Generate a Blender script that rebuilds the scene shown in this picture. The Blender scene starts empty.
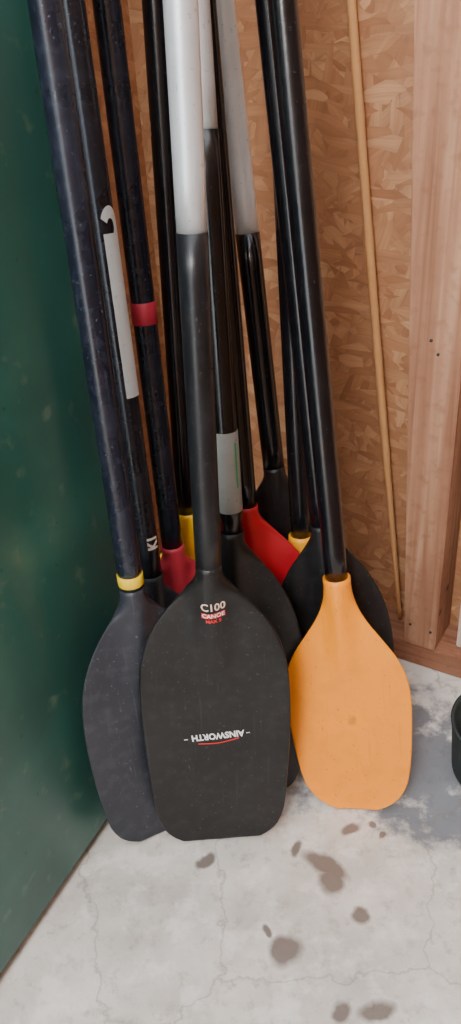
import bpy, bmesh, math, random
from mathutils import Vector, Matrix
random.seed(4)
COL=bpy.context.scene.collection
# ---------------------------------------------------------------- materials
def newmat(name):
    m=bpy.data.materials.new(name); m.use_nodes=True
    nt=m.node_tree; b=nt.nodes['Principled BSDF']
    return m,nt,b
def N(nt,t,**kw):
    n=nt.nodes.new(t)
    for k,v in kw.items():
        if k in n.inputs.keys(): n.inputs[k].default_value=v
        else: setattr(n,k,v)
    return n
def mixc(nt,fac,a,b,blend='MIX'):
    n=nt.nodes.new('ShaderNodeMix'); n.data_type='RGBA'; n.blend_type=blend
    for s,v in ((n.inputs[0],fac),(n.inputs[6],a),(n.inputs[7],b)):
        if hasattr(v,'links'): nt.links.new(v,s)
        else: s.default_value=v if not isinstance(v,tuple) else (v+(1,))[:4]
    return n.outputs[2]
def ramp(nt,inp,stops):
    n=nt.nodes.new('ShaderNodeValToRGB'); e=n.color_ramp.elements
    while len(e)<len(stops): e.new(0.5)
    for i,(p,c) in enumerate(stops):
        e[i].position=p; e[i].color=(c if isinstance(c,tuple) else (c,c,c))+(1,)
    nt.links.new(inp,n.inputs[0]); return n.outputs[0]
def srgb(r,g,b):
    f=lambda c:((c/255+.055)/1.055)**2.4 if c>10 else c/255/12.92
    return (f(r),f(g),f(b))
def plastic(name,col,rough=.4,dust=.25,dcol=(.25,.25,.25),scale=60,metal=0,spec=.5,mark=None):
    m,nt,b=newmat(name)
    tc=N(nt,'ShaderNodeTexCoord')
    n1=N(nt,'ShaderNodeTexNoise',Scale=scale,Detail=6.0); nt.links.new(tc.outputs['Object'],n1.inputs['Vector'])
    n2=N(nt,'ShaderNodeTexNoise',Scale=9.0,Detail=4.0); nt.links.new(tc.outputs['Object'],n2.inputs['Vector'])
    f1=ramp(nt,n1.outputs[0],[(.5,0.0),(.8,dust)])
    f2=ramp(nt,n2.outputs[0],[(.35,0.0),(.75,dust*.7)])
    c=mixc(nt,f1,col,dcol); c=mixc(nt,f2,c,dcol)
    mp=N(nt,'ShaderNodeMapping'); mp.inputs['Scale'].default_value=(260,260,9); mp.inputs['Rotation'].default_value=(.1,.25,.0)
    nt.links.new(tc.outputs['Object'],mp.inputs['Vector'])
    n3=N(nt,'ShaderNodeTexNoise',Scale=1.0,Detail=3.0); nt.links.new(mp.outputs[0],n3.inputs['Vector'])
    f3=ramp(nt,n3.outputs[0],[(.64,0.0),(.72,dust)])
    c=mixc(nt,f3,c,dcol)
    n4=N(nt,'ShaderNodeTexNoise',Scale=210.0,Detail=2.0); nt.links.new(tc.outputs['Object'],n4.inputs['Vector'])
    c=mixc(nt,ramp(nt,n4.outputs[0],[(.67,0.0),(.73,min(1,dust*3))]),c,dcol)
    if mark:
        mk=N(nt,'ShaderNodeMapping',vector_type='TEXTURE'); mk.inputs['Location'].default_value=mark; mk.inputs['Scale'].default_value=(.007,.05,.010)
        nt.links.new(tc.outputs['Object'],mk.inputs['Vector'])
        ln=N(nt,'ShaderNodeVectorMath',operation='LENGTH'); nt.links.new(mk.outputs[0],ln.inputs[0])
        ad=N(nt,'ShaderNodeMath',operation='MULTIPLY_ADD'); nt.links.new(n4.outputs[0],ad.inputs[0]); ad.inputs[1].default_value=1.6; nt.links.new(ln.outputs['Value'],ad.inputs[2])
        dm=N(nt,'ShaderNodeMapRange'); nt.links.new(ad.outputs[0],dm.inputs[0]); dm.inputs[1].default_value=1.3; dm.inputs[2].default_value=1.9; dm.inputs[3].default_value=.6; dm.inputs[4].default_value=0
        c=mixc(nt,dm.outputs[0],c,dcol)
    nt.links.new(c,b.inputs['Base Color'])
    r=ramp(nt,n2.outputs[0],[(.3,rough-.08),(.7,rough+.12)]); nt.links.new(r,b.inputs['Roughness'])
    bp=N(nt,'ShaderNodeBump',Strength=.12,Distance=.002); nt.links.new(n1.outputs[0],bp.inputs['Height']); nt.links.new(bp.outputs[0],b.inputs['Normal'])
    b.inputs['Metallic'].default_value=metal; b.inputs['Specular IOR Level'].default_value=spec
    return m
M_black=plastic('black_plastic',(.005,.005,.0055),.38,.08,(.15,.15,.15),spec=.4)
M_char=plastic('charcoal_plastic',(.014,.017,.025),.42,.18,(.13,.14,.17),spec=.45)
M_shaft=plastic('navy_black_shaft',(.004,.006,.013),.24,.10,(.15,.18,.27),90,spec=.45)
M_shaft2=plastic('black_shaft',(.0025,.0027,.004),.20,.04,(.12,.12,.15),90,spec=.5)
M_sleeve=plastic('grey_black_sleeve',(.006,.007,.009),.34,.07,(.16,.16,.18),90,spec=.4)
M_alu=plastic('aluminium',(.66,.70,.74),.36,.25,(.42,.44,.47),40,metal=.45)
M_alu2=plastic('dull_aluminium',(.78,.86,.93),.36,.25,(.52,.57,.62),40,metal=.2)
M_orange=plastic('orange_plastic',(1.0,.31,.003),.34,.22,(.50,.14,.004),34,spec=.4,mark=(.004,0,.165))
M_yorange=plastic('amber_plastic',(1.0,.42,.01),.42,.1,(.4,.2,.01),45)
M_yellow=plastic('yellow_plastic',(1.0,.60,.003),.42,.1,(.4,.2,.01),45)
M_red=plastic('red_plastic',(.42,.006,.016),.4,.12,(.2,.01,.01),45)
M_crim=plastic('crimson_plastic',(.62,.04,.07),.45,.2,(.25,.05,.06),45)
M_bandred=plastic('red_tape',(.42,.02,.05),.5,.2,(.2,.1,.1),90)
M_bandyel=plastic('yellow_tape',(.80,.56,.005),.5,.15,(.3,.2,.02),90)
M_greytape=plastic('grey_tape',(.26,.27,.26),.5,.3,(.12,.12,.12),60)
M_white=plastic('white_print',(.62,.71,.77),.5,.12,(.4,.42,.43),60)
M_wprint=plastic('white_ink',(.85,.85,.85),.5,.05,(.5,.5,.5),60)
M_rprint=plastic('red_ink',(.60,.02,.02),.5,.05,(.5,.1,.1),60)
M_oprint=plastic('orange_ink',(.80,.60,.47),.5,.05,(.5,.2,.1),60)
M_gprint=plastic('green_ink',(.03,.25,.10),.5,.05,(.1,.3,.1),60)
M_bucket=plastic('dark_rubber',(.026,.036,.034),.65,.25,(.10,.12,.11),40,spec=.3)
M_cane=plastic('dry_cane',(.64,.33,.13),.7,.5,(.48,.26,.13),60,spec=.2)
M_steel=plastic('dark_steel',(.05,.045,.04),.5,.1,(.1,.1,.1),60,metal=.6)

def mat_osb():
    m,nt,b=newmat('osb_board'); tc=N(nt,'ShaderNodeTexCoord')
    nz=N(nt,'ShaderNodeTexNoise',Scale=7.0,Detail=2.0); nt.links.new(tc.outputs['Object'],nz.inputs['Vector'])
    col=None; hs=[]
    for i,(rot,sc) in enumerate([(.5,(18,1,56)),(-.7,(20,1,62)),(1.35,(18,1,58)),(-.1,(20,1,68))]):
        va=N(nt,'ShaderNodeVectorMath',operation='MULTIPLY_ADD'); va.inputs[1].default_value=(.045,.045,.045)
        nt.links.new(nz.outputs['Color'],va.inputs[0]); nt.links.new(tc.outputs['Object'],va.inputs[2])
        mr=N(nt,'ShaderNodeMapping'); mr.inputs['Rotation'].default_value=(0,rot,0); mr.inputs['Location'].default_value=(i*3.1,0,i*1.7)
        nt.links.new(va.outputs[0],mr.inputs['Vector'])
        ms=N(nt,'ShaderNodeMapping'); ms.inputs['Scale'].default_value=sc; nt.links.new(mr.outputs[0],ms.inputs['Vector'])
        vo=N(nt,'ShaderNodeTexVoronoi',Scale=1.0); nt.links.new(ms.outputs[0],vo.inputs['Vector'])
        sp=N(nt,'ShaderNodeSeparateColor'); nt.links.new(vo.outputs['Color'],sp.inputs[0])
        c=ramp(nt,sp.outputs[0],[(0,srgb(160,110,74)),(.3,srgb(178,127,88)),(.7,srgb(190,141,100)),(1,srgb(208,162,120))])
        mg=N(nt,'ShaderNodeMapping'); mg.inputs['Scale'].default_value=(12,1,260); nt.links.new(mr.outputs[0],mg.inputs['Vector'])
        ng=N(nt,'ShaderNodeTexNoise',Scale=1.0,Detail=3.0); nt.links.new(mg.outputs[0],ng.inputs['Vector'])
        c=mixc(nt,ramp(nt,ng.outputs[0],[(.4,0.0),(.75,.4)]),c,srgb(138,92,60))
        ed=ramp(nt,vo.outputs['Distance'],[(.45,0.0),(.8,.28)])
        c=mixc(nt,ed,c,srgb(120,76,50))
        if col is None: col=c
        else:
            mask=ramp(nt,sp.outputs[1],[(.50,0.0),(.60,1.0)]); col=mixc(nt,mask,col,c)
        hs.append(sp.outputs[2])
    n5=N(nt,'ShaderNodeTexNoise',Scale=4.0,Detail=3.0); nt.links.new(tc.outputs['Object'],n5.inputs['Vector'])
    col=mixc(nt,ramp(nt,n5.outputs[0],[(.4,0.0),(.7,.35)]),col,srgb(148,96,68))
    nt.links.new(col,b.inputs['Base Color']); b.inputs['Roughness'].default_value=.6
    bp=N(nt,'ShaderNodeBump',Strength=.12,Distance=.002); nt.links.new(hs[0],bp.inputs['Height']); nt.links.new(bp.outputs[0],b.inputs['Normal'])
    return m
M_osb=mat_osb()
def mat_wood(name,c1,c2,c3,along='z'):
    m,nt,b=newmat(name); tc=N(nt,'ShaderNodeTexCoord')
    mp=N(nt,'ShaderNodeMapping'); mp.inputs['Scale'].default_value=(70,70,2.2) if along=='z' else (2.2,70,70)
    nt.links.new(tc.outputs['Object'],mp.inputs['Vector'])
    n=N(nt,'ShaderNodeTexNoise',Scale=1.0,Detail=5.0,Distortion=.6); nt.links.new(mp.outputs[0],n.inputs['Vector'])
    n2=N(nt,'ShaderNodeTexNoise',Scale=6.0,Detail=4.0); nt.links.new(tc.outputs['Object'],n2.inputs['Vector'])
    n3=N(nt,'ShaderNodeTexNoise',Scale=55.0,Detail=6.0); nt.links.new(tc.outputs['Object'],n3.inputs['Vector'])
    c=ramp(nt,n.outputs[0],[(.28,c1),(.5,c2),(.72,c3)])
    c=mixc(nt,ramp(nt,n2.outputs[0],[(.4,0.0),(.7,.5)]),c,c1)
    c=mixc(nt,ramp(nt,n3.outputs[0],[(.52,0.0),(.7,.5)]),c,c1)
    vo=N(nt,'ShaderNodeTexVoronoi',Scale=7.0); nt.links.new(tc.outputs['Object'],vo.inputs['Vector'])
    c=mixc(nt,ramp(nt,vo.outputs['Distance'],[(.03,.8),(.06,0.0)]),c,srgb(70,35,20))
    nt.links.new(c,b.inputs['Base Color']); b.inputs['Roughness'].default_value=.7
    bp=N(nt,'ShaderNodeBump',Strength=.4,Distance=.002); nt.links.new(n3.outputs[0],bp.inputs['Height']); nt.links.new(bp.outputs[0],b.inputs['Normal'])
    return m
M_stud=mat_wood('stud_timber',srgb(136,90,64),srgb(172,126,97),srgb(194,152,122))
M_pale=mat_wood('pale_timber',srgb(196,170,156),srgb(214,192,180),srgb(226,208,198))
M_plate=mat_wood('plate_timber',srgb(124,78,56),srgb(150,102,76),srgb(170,122,94),'x')
def mat_green():
    m,nt,b=newmat('green_paint'); tc=N(nt,'ShaderNodeTexCoord')
    n=N(nt,'ShaderNodeTexNoise',Scale=5.0,Detail=6.0); nt.links.new(tc.outputs['Object'],n.inputs['Vector'])
    c=ramp(nt,n.outputs[0],[(.3,srgb(32,72,66)),(.55,srgb(42,88,79)),(.8,srgb(68,114,100))])
    n2=N(nt,'ShaderNodeTexNoise',Scale=28.0,Detail=8.0); nt.links.new(tc.outputs['Object'],n2.inputs['Vector'])
    c=mixc(nt,ramp(nt,n2.outputs[0],[(.60,0.0),(.70,.4)]),c,srgb(112,130,110))
    n3=N(nt,'ShaderNodeTexNoise',Scale=60.0,Detail=4.0); nt.links.new(tc.outputs['Object'],n3.inputs['Vector'])
    c=mixc(nt,ramp(nt,n3.outputs[0],[(.68,0.0),(.72,.6)]),c,srgb(24,45,38))
    nt.links.new(c,b.inputs['Base Color']); b.inputs['Roughness'].default_value=.30
    bp=N(nt,'ShaderNodeBump',Strength=.25,Distance=.004); nt.links.new(n.outputs[0],bp.inputs['Height']); nt.links.new(bp.outputs[0],b.inputs['Normal'])
    return m
M_green=mat_green()
def mat_floor():
    m,nt,b=newmat('concrete'); tc=N(nt,'ShaderNodeTexCoord')
    n=N(nt,'ShaderNodeTexNoise',Scale=7.0,Detail=8.0,Roughness=.6); nt.links.new(tc.outputs['Object'],n.inputs['Vector'])
    c=ramp(nt,n.outputs[0],[(.3,srgb(178,172,165)),(.5,srgb(206,200,193)),(.7,srgb(228,223,216))])
    n2=N(nt,'ShaderNodeTexNoise',Scale=45.0,Detail=8.0,Roughness=.7); nt.links.new(tc.outputs['Object'],n2.inputs['Vector'])
    c=mixc(nt,ramp(nt,n2.outputs[0],[(.53,0.0),(.68,.6)]),c,srgb(154,147,140))
    n6=N(nt,'ShaderNodeTexNoise',Scale=16.0,Detail=8.0,Roughness=.65); nt.links.new(tc.outputs['Object'],n6.inputs['Vector'])
    c=mixc(nt,ramp(nt,n6.outputs[0],[(.51,0.0),(.62,.5)]),c,srgb(240,237,232))
    nd=N(nt,'ShaderNodeTexNoise',Scale=26.0,Detail=4.0); nt.links.new(tc.outputs['Object'],nd.inputs['Vector'])
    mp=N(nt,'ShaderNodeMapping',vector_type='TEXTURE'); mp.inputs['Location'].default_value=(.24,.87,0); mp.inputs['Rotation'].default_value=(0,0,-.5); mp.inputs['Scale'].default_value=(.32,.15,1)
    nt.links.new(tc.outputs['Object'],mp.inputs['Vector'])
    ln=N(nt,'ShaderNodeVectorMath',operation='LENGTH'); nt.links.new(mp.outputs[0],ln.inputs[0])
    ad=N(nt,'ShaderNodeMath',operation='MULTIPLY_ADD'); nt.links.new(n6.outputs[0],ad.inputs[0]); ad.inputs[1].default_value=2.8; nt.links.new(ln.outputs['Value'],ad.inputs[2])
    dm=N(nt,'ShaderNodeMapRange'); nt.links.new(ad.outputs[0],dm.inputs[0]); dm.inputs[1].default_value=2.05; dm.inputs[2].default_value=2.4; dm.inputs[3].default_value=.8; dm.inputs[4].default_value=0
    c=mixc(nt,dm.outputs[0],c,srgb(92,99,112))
    spots=[(.03,.562,.026,.022,.2),(.100,.680,.018,.046,.9),(.105,.655,.022,.024,.2),(.135,.600,.015,.014,0),(.012,.588,.007,.013,.2),
           (.135,.483,.026,.013,.1),(.09,.484,.015,.015,0),(.145,.735,.018,.010,.3),(-.07,.70,.02,.012,.6),(.175,.74,.008,.008,0),(.19,.72,.007,.006,0),(.06,.71,.014,.008,1.0)]
    va=N(nt,'ShaderNodeVectorMath',operation='MULTIPLY_ADD'); va.inputs[1].default_value=(.024,.024,0)
    nt.links.new(nd.outputs['Color'],va.inputs[0]); nt.links.new(tc.outputs['Object'],va.inputs[2])
    mn=None
    for (x,y,rx,ry,ro) in spots:
        mp=N(nt,'ShaderNodeMapping',vector_type='TEXTURE'); mp.inputs['Location'].default_value=(x+.012,y+.012,0); mp.inputs['Rotation'].default_value=(0,0,ro); mp.inputs['Scale'].default_value=(rx,ry,1)
        nt.links.new(va.outputs[0],mp.inputs['Vector'])
        ln=N(nt,'ShaderNodeVectorMath',operation='LENGTH'); nt.links.new(mp.outputs[0],ln.inputs[0])
        if mn is None: mn=ln.outputs['Value']
        else:
            mm=N(nt,'ShaderNodeMath',operation='MINIMUM'); nt.links.new(mn,mm.inputs[0]); nt.links.new(ln.outputs['Value'],mm.inputs[1]); mn=mm.outputs[0]
    wet=ramp(nt,mn,[(.60,1.0),(1.0,0.0)])
    wr=N(nt,'ShaderNodeMath',operation='MULTIPLY'); nt.links.new(wet,wr.inputs[0]); wr.inputs[1].default_value=.9
    c=mixc(nt,wr.outputs[0],c,srgb(104,92,85))
    vo=N(nt,'ShaderNodeTexVoronoi',Scale=3.1,feature='DISTANCE_TO_EDGE')
    va2=N(nt,'ShaderNodeVectorMath',operation='MULTIPLY_ADD'); va2.inputs[1].default_value=(.06,.06,0)
    nt.links.new(nd.outputs['Color'],va2.inputs[0]); nt.links.new(tc.outputs['Object'],va2.inputs[2]); nt.links.new(va2.outputs[0],vo.inputs['Vector'])
    c=mixc(nt,ramp(nt,vo.outputs['Distance'],[(.0,.5),(.006,0.0)]),c,srgb(130,122,114))
    nt.links.new(c,b.inputs['Base Color'])
    r=ramp(nt,wet,[(0,.75),(1,.35)]); nt.links.new(r,b.inputs['Roughness'])
    bp=N(nt,'ShaderNodeBump',Strength=.4,Distance=.003); nt.links.new(n2.outputs[0],bp.inputs['Height']); nt.links.new(bp.outputs[0],b.inputs['Normal'])
    return m
M_floor=mat_floor()
# ---------------------------------------------------------------- mesh helpers
def mkobj(name,bm,mat,parent=None,mw=None,smooth=True):
    me=bpy.data.meshes.new(name); bmesh.ops.recalc_face_normals(bm,faces=bm.faces[:]); bm.to_mesh(me); bm.free()
    for p in me.polygons: p.use_smooth=smooth
    me.materials.append(mat)
    o=bpy.data.objects.new(name,me); COL.objects.link(o)
    if parent: o.parent=parent
    if mw is not None: o.matrix_world=mw
    return o
def hexa(name,pts,mat,bev=0.0,mw=None):
    bm=bmesh.new(); v=[bm.verts.new(p) for p in pts]
    for f in ((0,1,2,3),(4,5,6,7),(0,1,5,4),(1,2,6,5),(2,3,7,6),(3,0,4,7)): bm.faces.new([v[i] for i in f])
    if bev: bmesh.ops.bevel(bm,geom=bm.edges[:],offset=bev,segments=2,affect='EDGES')
    return mkobj(name,bm,mat,mw=mw,smooth=False)
def box(name,x0,x1,y0,y1,z0,z1,mat,bev=0,mw=None):
    return hexa(name,[(x0,y0,z0),(x1,y0,z0),(x1,y1,z0),(x0,y1,z0),(x0,y0,z1),(x1,y0,z1),(x1,y1,z1),(x0,y1,z1)],mat,bev,mw)
# ---------------------------------------------------------------- room
def structure(o,label=None):
    o['kind']='structure'
    if label: o['label']=label
    return o
structure(box('floor',-2.2,2.2,-2.2,2.4,-.05,0,M_floor),'worn pale grey concrete floor with damp spots')
wd=Vector((.832,-.555,0)); wn=Vector((.555,.832,0))
WM=Matrix((( wd.x,wn.x,0,.28),(wd.y,wn.y,0,1.11),(0,0,1,0),(0,0,0,1)))
structure(box('wall_back',-1.7,1.3,.09,.105,-.0,2.5,M_osb,mw=WM),'brown oriented strand board sheathing')
structure(box('trim_1',-1.0,.9,0,.09,0,.045,M_plate,.002,mw=WM),'rough timber sole plate along the board wall')
stud=structure(hexa('trim_2',[(.030,0,.045),(.088,0,.045),(.088,.09,.045),(.030,.09,.045),(-.075,0,2.5),(.088,0,2.5),(.088,.09,2.5),(-.075,.09,2.5)],M_stud,.002,mw=WM),'rough sawn pinkish timber wall stud')
for (nx,nz) in ((.040,.09),(.078,.085),(.040,.62),(.052,.60)):
    bm=bmesh.new(); bmesh.ops.create_cone(bm,cap_ends=True,segments=16,radius1=.0026,radius2=.0020,depth=.003,matrix=Matrix.Translation((nx,-.0008,nz))@Matrix.Rotation(math.pi/2,4,'X'))
    o=mkobj('nail_head',bm,M_steel,stud); o['label']='dark steel nail head'
structure(box('trim_3',.118,.170,.030,.09,.045,2.5,M_pale,.002,mw=WM),'pale timber board beyond the stud')
structure(box('wall_right',.62,.66,-2.4,.09,0,2.5,M_osb,mw=WM),'brown oriented strand board side wall')
pd=Vector((.447,.894,0)); pn=Vector((-.894,.447,0))
PM=Matrix(((pd.x,pn.x,0,-.33),(pd.y,pn.y,0,.54),(0,0,1,0),(0,0,0,1)))
structure(box('door_1',-1.1,.40,0,.03,.020,2.1,M_green,.003,mw=PM),'dark green painted timber door leaf, scuffed')
structure(box('wall_left',-1.8,.95,.22,.25,0,2.5,M_osb,mw=PM),'brown strand board side wall behind the door')
# ---------------------------------------------------------------- paddles
R=.0150
def cr(tab,t):
    for i in range(len(tab)-1):
        if t<=tab[i+1][0]: break
    (x1,y1),(x2,y2)=tab[i],tab[i+1]
    x0,y0=tab[max(i-1,0)]; x3,y3=tab[min(i+2,len(tab)-1)]
    u=(t-x1)/(x2-x1)
    m1=(y2-y0)/(x2-x0)*(x2-x1) if x2>x0 else 0; m2=(y3-y1)/(x3-x1)*(x2-x1)
    return (2*u**3-3*u*u+1)*y1+(u**3-2*u*u+u)*m1+(-2*u**3+3*u*u)*y2+(u**3-u*u)*m2
SQUARE=[(0,.58),(.010,.68),(.025,.77),(.05,.85),(.10,.92),(.25,.97),(.42,1.0),(.55,1.0),(.66,.965),(.74,.885),(.81,.75),(.87,.55),(.92,.345),(.96,.205),(1,.155)]
ROUND=[(0,.50),(.010,.62),(.025,.73),(.05,.82),(.10,.90),(.25,.97),(.42,1.0),(.58,.985),(.69,.91),(.77,.78),(.84,.60),(.89,.42),(.93,.27),(.965,.18),(1,.155)]
SHOULD=[(0,.34),(.010,.50),(.025,.64),(.05,.76),(.10,.87),(.22,.95),(.40,.995),(.52,1.0),(.61,.95),(.69,.81),(.76,.61),(.82,.43),(.87,.31),(.92,.235),(.96,.21),(1,.205)]
def ss(a,b,x):
    x=max(0,min(1,(x-a)/(b-a))); return x*x*(3-2*x)
class Blade:
    def __init__(s,L,W,tab,skew=0,ridge=.45,bow=.016,collar=.0010): s.L,s.W,s.tab,s.skew,s.ridge,s.bow,s.rn=L,W,tab,skew,ridge,bow,R+collar
    def hw(s,t):
        w=max(s.W*cr(s.tab,t),.004)
        k=ss(.93,1.0,t); return w*(1-k)+s.rn*k
    def th(s,t,x):
        rn=s.rn
        e=.0028+(rn-.0028)*ss(.88,.97,t)
        r=.0035+(rn-.0035)*ss(s.ridge,.95,t)
        rw=.013+.006*t
        return e+(r-e)*math.exp(-(x/rw)**2) if r>e else e
    def surf(s,x,z):
        t=min(1,max(0,z/s.L)); w=s.hw(t); q=min(1,abs(x)/w)
        sa=math.sqrt(max(0,1-q*q)); p=.45+.55*ss(.85,.97,t)
        return -(sa**p)*s.th(t,x)-.006*q*q*(1-ss(.8,1,t))*(1-t)
    def build(s,mat,parent,label=None):
        bm=bmesh.new(); n=48; rows=[]
        ts=[0,.004,.010,.018,.028,.04,.06,.08]+[.08+.92*i/60 for i in range(1,61)]
        for t in ts:
            w=s.hw(t); ring=[]
            for j in range(n):
                a=2*math.pi*j/n; x=w*math.cos(a); sa=math.sin(a)
                p=.45+.55*ss(.85,.97,t); y=math.copysign(abs(sa)**p,sa)*s.th(t,x)
                y-=.006*(x/w)**2*(1-ss(.8,1,t))*(1-t)
                z=t*s.L+(s.bow*(x/s.W)**2+s.skew*x)*(1-ss(0,.6,t))
                ring.append(bm.verts.new((x,y,z)))
            rows.append(ring)
        for a,b in zip(rows,rows[1:]):
            for j in range(n): bm.faces.new((a[j],a[(j+1)%n],b[(j+1)%n],b[j]))
        bm.faces.new(rows[0]); bm.faces.new(rows[-1])
        o=mkobj('blade',bm,mat,parent)
        if label:o['label']=label
        return o
def tube(name,z0,z1,r,mat,parent,label=None,seg=32,r1=None,lip=0,arc=None):
    bm=bmesh.new(); rows=[]
    r1=r if r1 is None else r1
    nz=max(2,int((z1-z0)/.05)+1)
    prof=[(z0,r-lip)] if lip else []
    prof+=[(z0+(lip)+(z1-z0-2*lip)*i/nz,r+(r1-r)*i/nz) for i in range(nz+1)]
    if lip: prof.append((z1,r1-lip))
    if arc:
        a0,a1=arc
        for z,rr in prof:
            rows.append([bm.verts.new((rr*math.cos(a0+(a1-a0)*j/12),rr*math.sin(a0+(a1-a0)*j/12),z)) for j in range(13)])
        for a,b in zip(rows,rows[1:]):
            for j in range(12): bm.faces.new((a[j],a[j+1],b[j+1],b[j]))
    else:
        for z,rr in prof: rows.append([bm.verts.new((rr*math.cos(2*math.pi*j/seg),rr*math.sin(2*math.pi*j/seg),z)) for j in range(seg)])
        for a,b in zip(rows,rows[1:]):
            for j in range(seg): bm.faces.new((a[j],a[(j+1)%seg],b[(j+1)%seg],b[j]))
        bm.faces.new(rows[0]); bm.faces.new(rows[-1])
    o=mkobj(name,bm,mat,parent)
    if label:o['label']=label
    return o
def grip(z,parent,mat):
    bm=bmesh.new(); prof=[(0,R),(.015,R*.95),(.035,R*.95),(.050,R*1.0),(.062,R*.98),(.072,R*.8),(.078,R*.4)]; rows=[]
    for i,(dz,r) in enumerate(prof):
        k=ss(0,.05,dz); rows.append([bm.verts.new((r*(1+.9*k)*math.cos(2*math.pi*j/24),r*math.sin(2*math.pi*j/24),z+dz)) for j in range(24)])
    for a,b in zip(rows,rows[1:]):
        for j in range(24): bm.faces.new((a[j],a[(j+1)%24],b[(j+1)%24],b[j]))
    bm.faces.new(rows[0]); bm.faces.new(rows[-1])
    mkobj('grip',bm,mat,parent)
def text(name,s,size,fn,mat,parent,bold=.0,sx=1.0,label=None):
    cu=bpy.data.curves.new('t','FONT'); cu.body=s; cu.size=size; cu.align_x='CENTER'; cu.align_y='CENTER'; cu.offset=bold; cu.resolution_u=3
    o=bpy.data.objects.new('t',cu); COL.objects.link(o); bpy.context.view_layer.update()
    me=bpy.data.meshes.new_from_object(o.evaluated_get(bpy.context.evaluated_depsgraph_get())); bpy.data.objects.remove(o); bpy.data.curves.remove(cu)
    bm=bmesh.new(); bm.from_mesh(me); bpy.data.meshes.remove(me)
    bmesh.ops.triangulate(bm,faces=bm.faces[:])
    bmesh.ops.subdivide_edges(bm,edges=[e for e in bm.edges if e.calc_length()>size*.25],cuts=2)
    bmesh.ops.triangulate(bm,faces=bm.faces[:])
    for v in bm.verts: v.co=fn(v.co.x*sx,v.co.y)
    o=mkobj(name,bm,mat,parent,smooth=False)
    if label:o['label']=label
    return o
def patch(name,x0,x1,z0,z1,fn,mat,parent,nx=8,nz=4,label=None,shape=None):
    bm=bmesh.new(); g=[[bm.verts.new(fn(x0+(x1-x0)*i/nx,(shape(i/nx) if shape else 0)+z0+(z1-z0)*j/nz)) for i in range(nx+1)] for j in range(nz+1)]
    for j in range(nz):
        for i in range(nx): bm.faces.new((g[j][i],g[j][i+1],g[j+1][i+1],g[j+1][i]))
    o=mkobj(name,bm,mat,parent)
    if label:o['label']=label
    return o
def paddle(base,top,yaw,blade,bmat,smat,label,total=1.21,segs=(),bl=None):
    b=Vector(base)+Vector((0,0,.003)); a=(Vector(top)-Vector(base)).normalized()
    y=math.radians(yaw); f=Vector((math.sin(y),-math.cos(y),0))
    f=(f-a*f.dot(a)).normalized(); xr=a.cross(f)*-1
    if xr.x<0: xr=-xr
    yl=a.cross(xr)
    M=Matrix(((xr.x,yl.x,a.x,b.x),(xr.y,yl.y,a.y,b.y),(xr.z,yl.z,a.z,b.z),(0,0,0,1)))
    e=bpy.data.objects.new('canoe_paddle',None); e.empty_display_size=.05; COL.objects.link(e); e.matrix_world=M
    e['label']=label; e['category']='paddle'; e['group']='canoe paddles leaning in the corner'
    blade.build(bmat,e,bl)
    cur=blade.L-.01
    for i,(nm,z1,r,m,lb) in enumerate(segs):
        tube(nm,cur,z1,r,m,e,lb); cur=z1
    tube('shaft',cur,total,R,smat,e) if cur<total else None
    grip(total-.001,e,M_black)
    return e
# charcoal blade, navy shaft, yellow tape
bA=Blade(.437,.093,ROUND,bow=.020,collar=.0005)
A=paddle((-.128,.757,0),(-.128,.787,1.04),24,bA,M_char,M_shaft,'charcoal grey canoe paddle with yellow tape, beside the green door')
tube('tape_band',.442,.457,R+.0010,M_bandyel,A,'yellow tape band',lip=.0003)
# main black blade, silver shaft
bB=Blade(.475,.099,SQUARE,skew=.04,collar=.0006)
B=paddle((-.046,.735,0),(-.012,.770,1.03),0,bB,M_black,M_alu,'black canoe paddle with silver shaft, standing in front of the others',
   segs=[('shaft_sleeve',.848,R+.0006,M_sleeve,'black plastic sleeve')])
eps=.0007
def rotfn(cx,cz,ang,surf,e2=0):
    ca,sa=math.cos(ang),math.sin(ang)
    def fn(x,y):
        X=cx+x*ca-y*sa; Z=cz+x*sa+y*ca
        return (X,surf(X,Z)-eps-e2,Z)
    return fn
text('lettering','AINSWORTH',.0150,rotfn(.001,.205,math.pi+.09,bB.surf),M_wprint,B,.0005,.80,'white printed AINSWORTH lettering')
patch('swoosh',-.027,.029,-.0010,.0010,rotfn(.001,.1935,.09,bB.surf),M_rprint,B,24,1,'red printed underline',shape=lambda u:-.003*math.sin(math.pi*u)+.003*u)
for sgn in(-1,1): patch('dash_mark',-.0025,.0025,-.0006,.0006,rotfn(.042*sgn,.204+.004*sgn,.09,bB.surf),M_wprint,B,2,1)
text('lettering','C100',.0150,rotfn(.003,.4215,.03,bB.surf),M_oprint,B,.0003,.92,'pale orange printed C100 lettering')
patch('label_panel',-.0145,.0145,-.0038,.0038,rotfn(.003,.4095,.03,bB.surf),M_rprint,B,16,2,'red printed label bar')
text('lettering','CANOE',.0080,rotfn(.003,.4095,.03,bB.surf,.0005),M_wprint,B,.0001,1.0,'white printed CANOE lettering')
text('lettering','MAX 5',.0066,rotfn(.003,.401,.03,bB.surf),M_rprint,B,.0003,1.0,'red printed size lettering')
# orange blade
bC=Blade(.396,.088,SHOULD,skew=.03,bow=.022,collar=.0034)
C=paddle((.162,.770,0),(.087,.91,1.04),-14,bC,M_orange,M_shaft2,'bright orange bladed canoe paddle with glossy black shaft')
# black blade behind orange
bK=Blade(.436,.088,ROUND)
K=paddle((.156,.847,0),(.078,.96,1.04),-8,bK,M_black,M_shaft2,'all black canoe paddle directly behind the orange blade')
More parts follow.
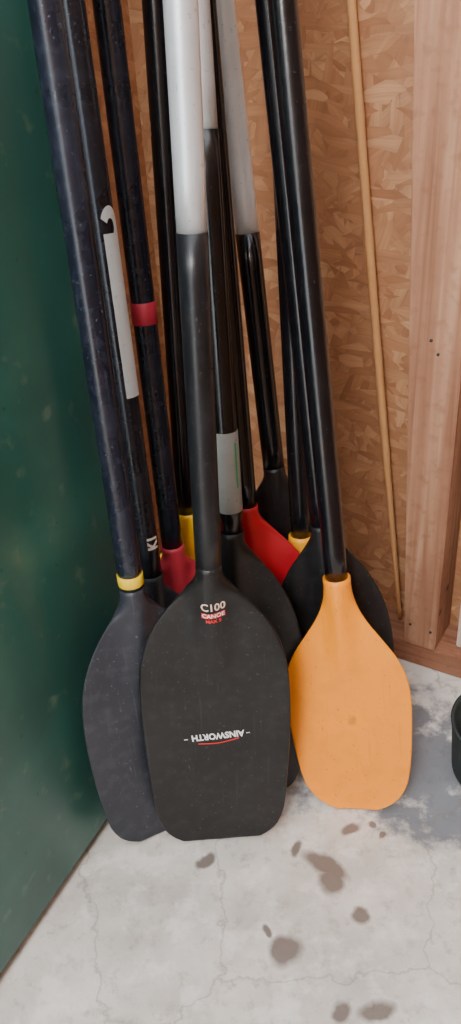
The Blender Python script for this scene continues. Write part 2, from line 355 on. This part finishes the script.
# amber
bL=Blade(.378,.108,SHOULD,collar=.0034)
L=paddle((.108,.926,0),(.092,1.014,1.04),0,bL,M_yorange,M_shaft2,'amber bladed canoe paddle mostly hidden behind black ones')
# black blade, grey tape
bF=Blade(.460,.090,ROUND)
F=paddle((.000,.810,0),(.000,.903,1.04),0,bF,M_black,M_alu,'black canoe paddle with grey tape and silver upper shaft',
   segs=[('shaft_sleeve',.930,R+.0005,M_shaft2,'black lower shaft')])
tube('tape_band',.490,.598,R+.0013,M_greytape,F,'worn grey tape with green print',lip=.0004)
def cyl(cz,rr,ang0=0,vert=True):
    def fn(x,y):
        th=-math.pi/2+ang0 - y/rr
        return (rr*math.cos(th),rr*math.sin(th),cz+x) if vert else (rr*math.cos(-math.pi/2+ang0+x/rr),rr*math.sin(-math.pi/2+ang0+x/rr),cz+y)
    return fn
patch('printed_mark',-.030,.030,-.0015,.0015,cyl(.555,R+.0019,.75),M_gprint,F,12,2,'green printed mark')
# red blade
bG=Blade(.455,.106,ROUND)
G=paddle((.034,.884,0),(.008,.977,1.04),0,bG,M_red,M_shaft2,'glossy red bladed canoe paddle behind the black blades')
# black blade, dull silver upper shaft
bE=Blade(.470,.100,ROUND)
E=paddle((.100,.985,0),(.030,1.04,1.05),0,bE,M_black,M_alu2,'black canoe paddle with dull silver upper shaft, near the wall',
   segs=[('shaft_sleeve',.80,R+.0008,M_shaft2,'black lower shaft')])
# crimson blade, red tape band
bH=Blade(.396,.088,ROUND,collar=.002)
H=paddle((-.084,.906,0),(-.092,.957,1.05),27,bH,M_crim,M_shaft,'crimson bladed canoe paddle with red tape around navy shaft')
tube('tape_band',.714,.741,R+.0010,M_bandred,H,'red tape band',lip=.0004)
# yellow blade
bI=Blade(.410,.106,SHOULD,collar=.0036)
I=paddle((-.080,.970,0),(-.045,1.034,1.05),0,bI,M_yellow,M_shaft2,'yellow bladed canoe paddle with black shaft near the wall',total=1.13)
# grey blade, white strip
bJ=Blade(.398,.080,ROUND)
J=paddle((-.108,.832,0),(-.121,.888,1.05),25,bJ,M_char,M_shaft,'grey canoe paddle with white decal strip up navy shaft')
tube('decal_strip',.650,.835,R+.0012,M_white,J,'long white decal strip',arc=(-math.pi*.58,-math.pi*.14))
def hook(name,cz,rx,rz,wd_,a0,a1,fn,mat,parent):
    bm=bmesh.new(); rows=[]
    for j in range(25):
        a=a0+(a1-a0)*j/24
        rows.append([bm.verts.new(fn(k*math.cos(a)*1.0*rx,cz+k*math.sin(a)*rz)) for k in (1.0,(1+1-wd_)/2,1-wd_)])
    for a,b in zip(rows,rows[1:]):
        for i in range(2): bm.faces.new((a[i],a[i+1],b[i+1],b[i]))
    return mkobj(name,bm,mat,parent)
hook('logo_mark',.842,.0115,.021,.60,math.radians(-80),math.radians(155),cyl(0,R+.0013,.35,False),M_white,J)['label']='hook shaped white logo'
text('lettering','K1',.0190,cyl(.452,R+.0016,.22),M_wprint,J,.0010,.95,'white K1 lettering turned along the shaft')
# ---------------------------------------------------------------- cane on the wall
bm=bmesh.new(); p0=WM@Vector((.0,.060,.047)); p1=WM@Vector((-.165,.074,1.35)); ax=(p1-p0); Ln=ax.length; ax.normalize()
q=ax.to_track_quat('Z','Y').to_matrix(); rows=[]
K_=60
for i in range(K_+1):
    z=Ln*i/K_; r=.0034+.0034*min(1,z/.4)+(.0007 if i%8==0 else 0); bend=.005*math.sin(3*z)
    rows.append([bm.verts.new(p0+q@Vector((r*math.cos(2*math.pi*j/12)+bend,r*math.sin(2*math.pi*j/12),z))) for j in range(12)])
for a,b in zip(rows,rows[1:]):
    for j in range(12): bm.faces.new((a[j],a[(j+1)%12],b[(j+1)%12],b[j]))
bm.faces.new(rows[0]); bm.faces.new(rows[-1])
cn=mkobj('bamboo_cane',bm,M_cane); cn['label']='thin orange-brown bamboo cane leaning on the strand board'; cn['category']='cane'
# ---------------------------------------------------------------- bucket
bk=bpy.data.objects.new('bucket',None); COL.objects.link(bk); bk.location=(.405,.820,0); bk['label']='dark grey rubber bucket on the concrete beside the timber wall'; bk['category']='bucket'
bm=bmesh.new(); prof=[(.0,.002),(.078,.002),(.083,.006),(.090,.098),(.092,.102),(.089,.104),(.085,.098),(.076,.012),(.0,.010)]; rows=[]
for r,z in prof: rows.append([bm.verts.new((max(r,.0005)*math.cos(2*math.pi*j/48),max(r,.0005)*math.sin(2*math.pi*j/48),z)) for j in range(48)])
for a,b in zip(rows,rows[1:]):
    for j in range(48): bm.faces.new((a[j],a[(j+1)%48],b[(j+1)%48],b[j]))
mkobj('body',bm,M_bucket,bk)
# ---------------------------------------------------------------- light
w=bpy.data.worlds.new('w'); bpy.context.scene.world=w; w.use_nodes=True
w.node_tree.nodes['Background'].inputs[0].default_value=(.90,.96,1,1); w.node_tree.nodes['Background'].inputs[1].default_value=5.6
def area(loc,tgt,size,power,col):
    l=bpy.data.lights.new('area','AREA'); l.shape='RECTANGLE'; l.size,l.size_y=size; l.energy=power; l.color=col
    o=bpy.data.objects.new('area_light',l); COL.objects.link(o); o.location=loc
    o.rotation_euler=(Vector(tgt)-Vector(loc)).to_track_quat('-Z','Y').to_euler(); return o
area((.4,-1.5,1.5),(.05,1.0,.7),(2.0,1.7),390,(1,.985,.975))
area((-.2,-.9,1.9),(.0,.7,0),(1.0,.6),95,(1,.985,.97))
# ---------------------------------------------------------------- camera
p=math.radians(30);roll=math.radians(4)
d=Vector((0,math.cos(p),-math.sin(p))); u=Vector((0,math.sin(p),math.cos(p)))
u2=(math.cos(roll)*u+math.sin(roll)*Vector((1,0,0))).normalized(); r=d.cross(u2)
cd=bpy.data.cameras.new('camera'); co=bpy.data.objects.new('camera',cd); COL.objects.link(co)
cd.sensor_fit='VERTICAL'; cd.sensor_height=36; cd.lens=760*36/1024; cd.clip_start=.02
co.matrix_world=Matrix(((r.x,u2.x,-d.x,0),(r.y,u2.y,-d.y,0),(r.z,u2.z,-d.z,.98),(0,0,0,1)))
bpy.context.scene.camera=co
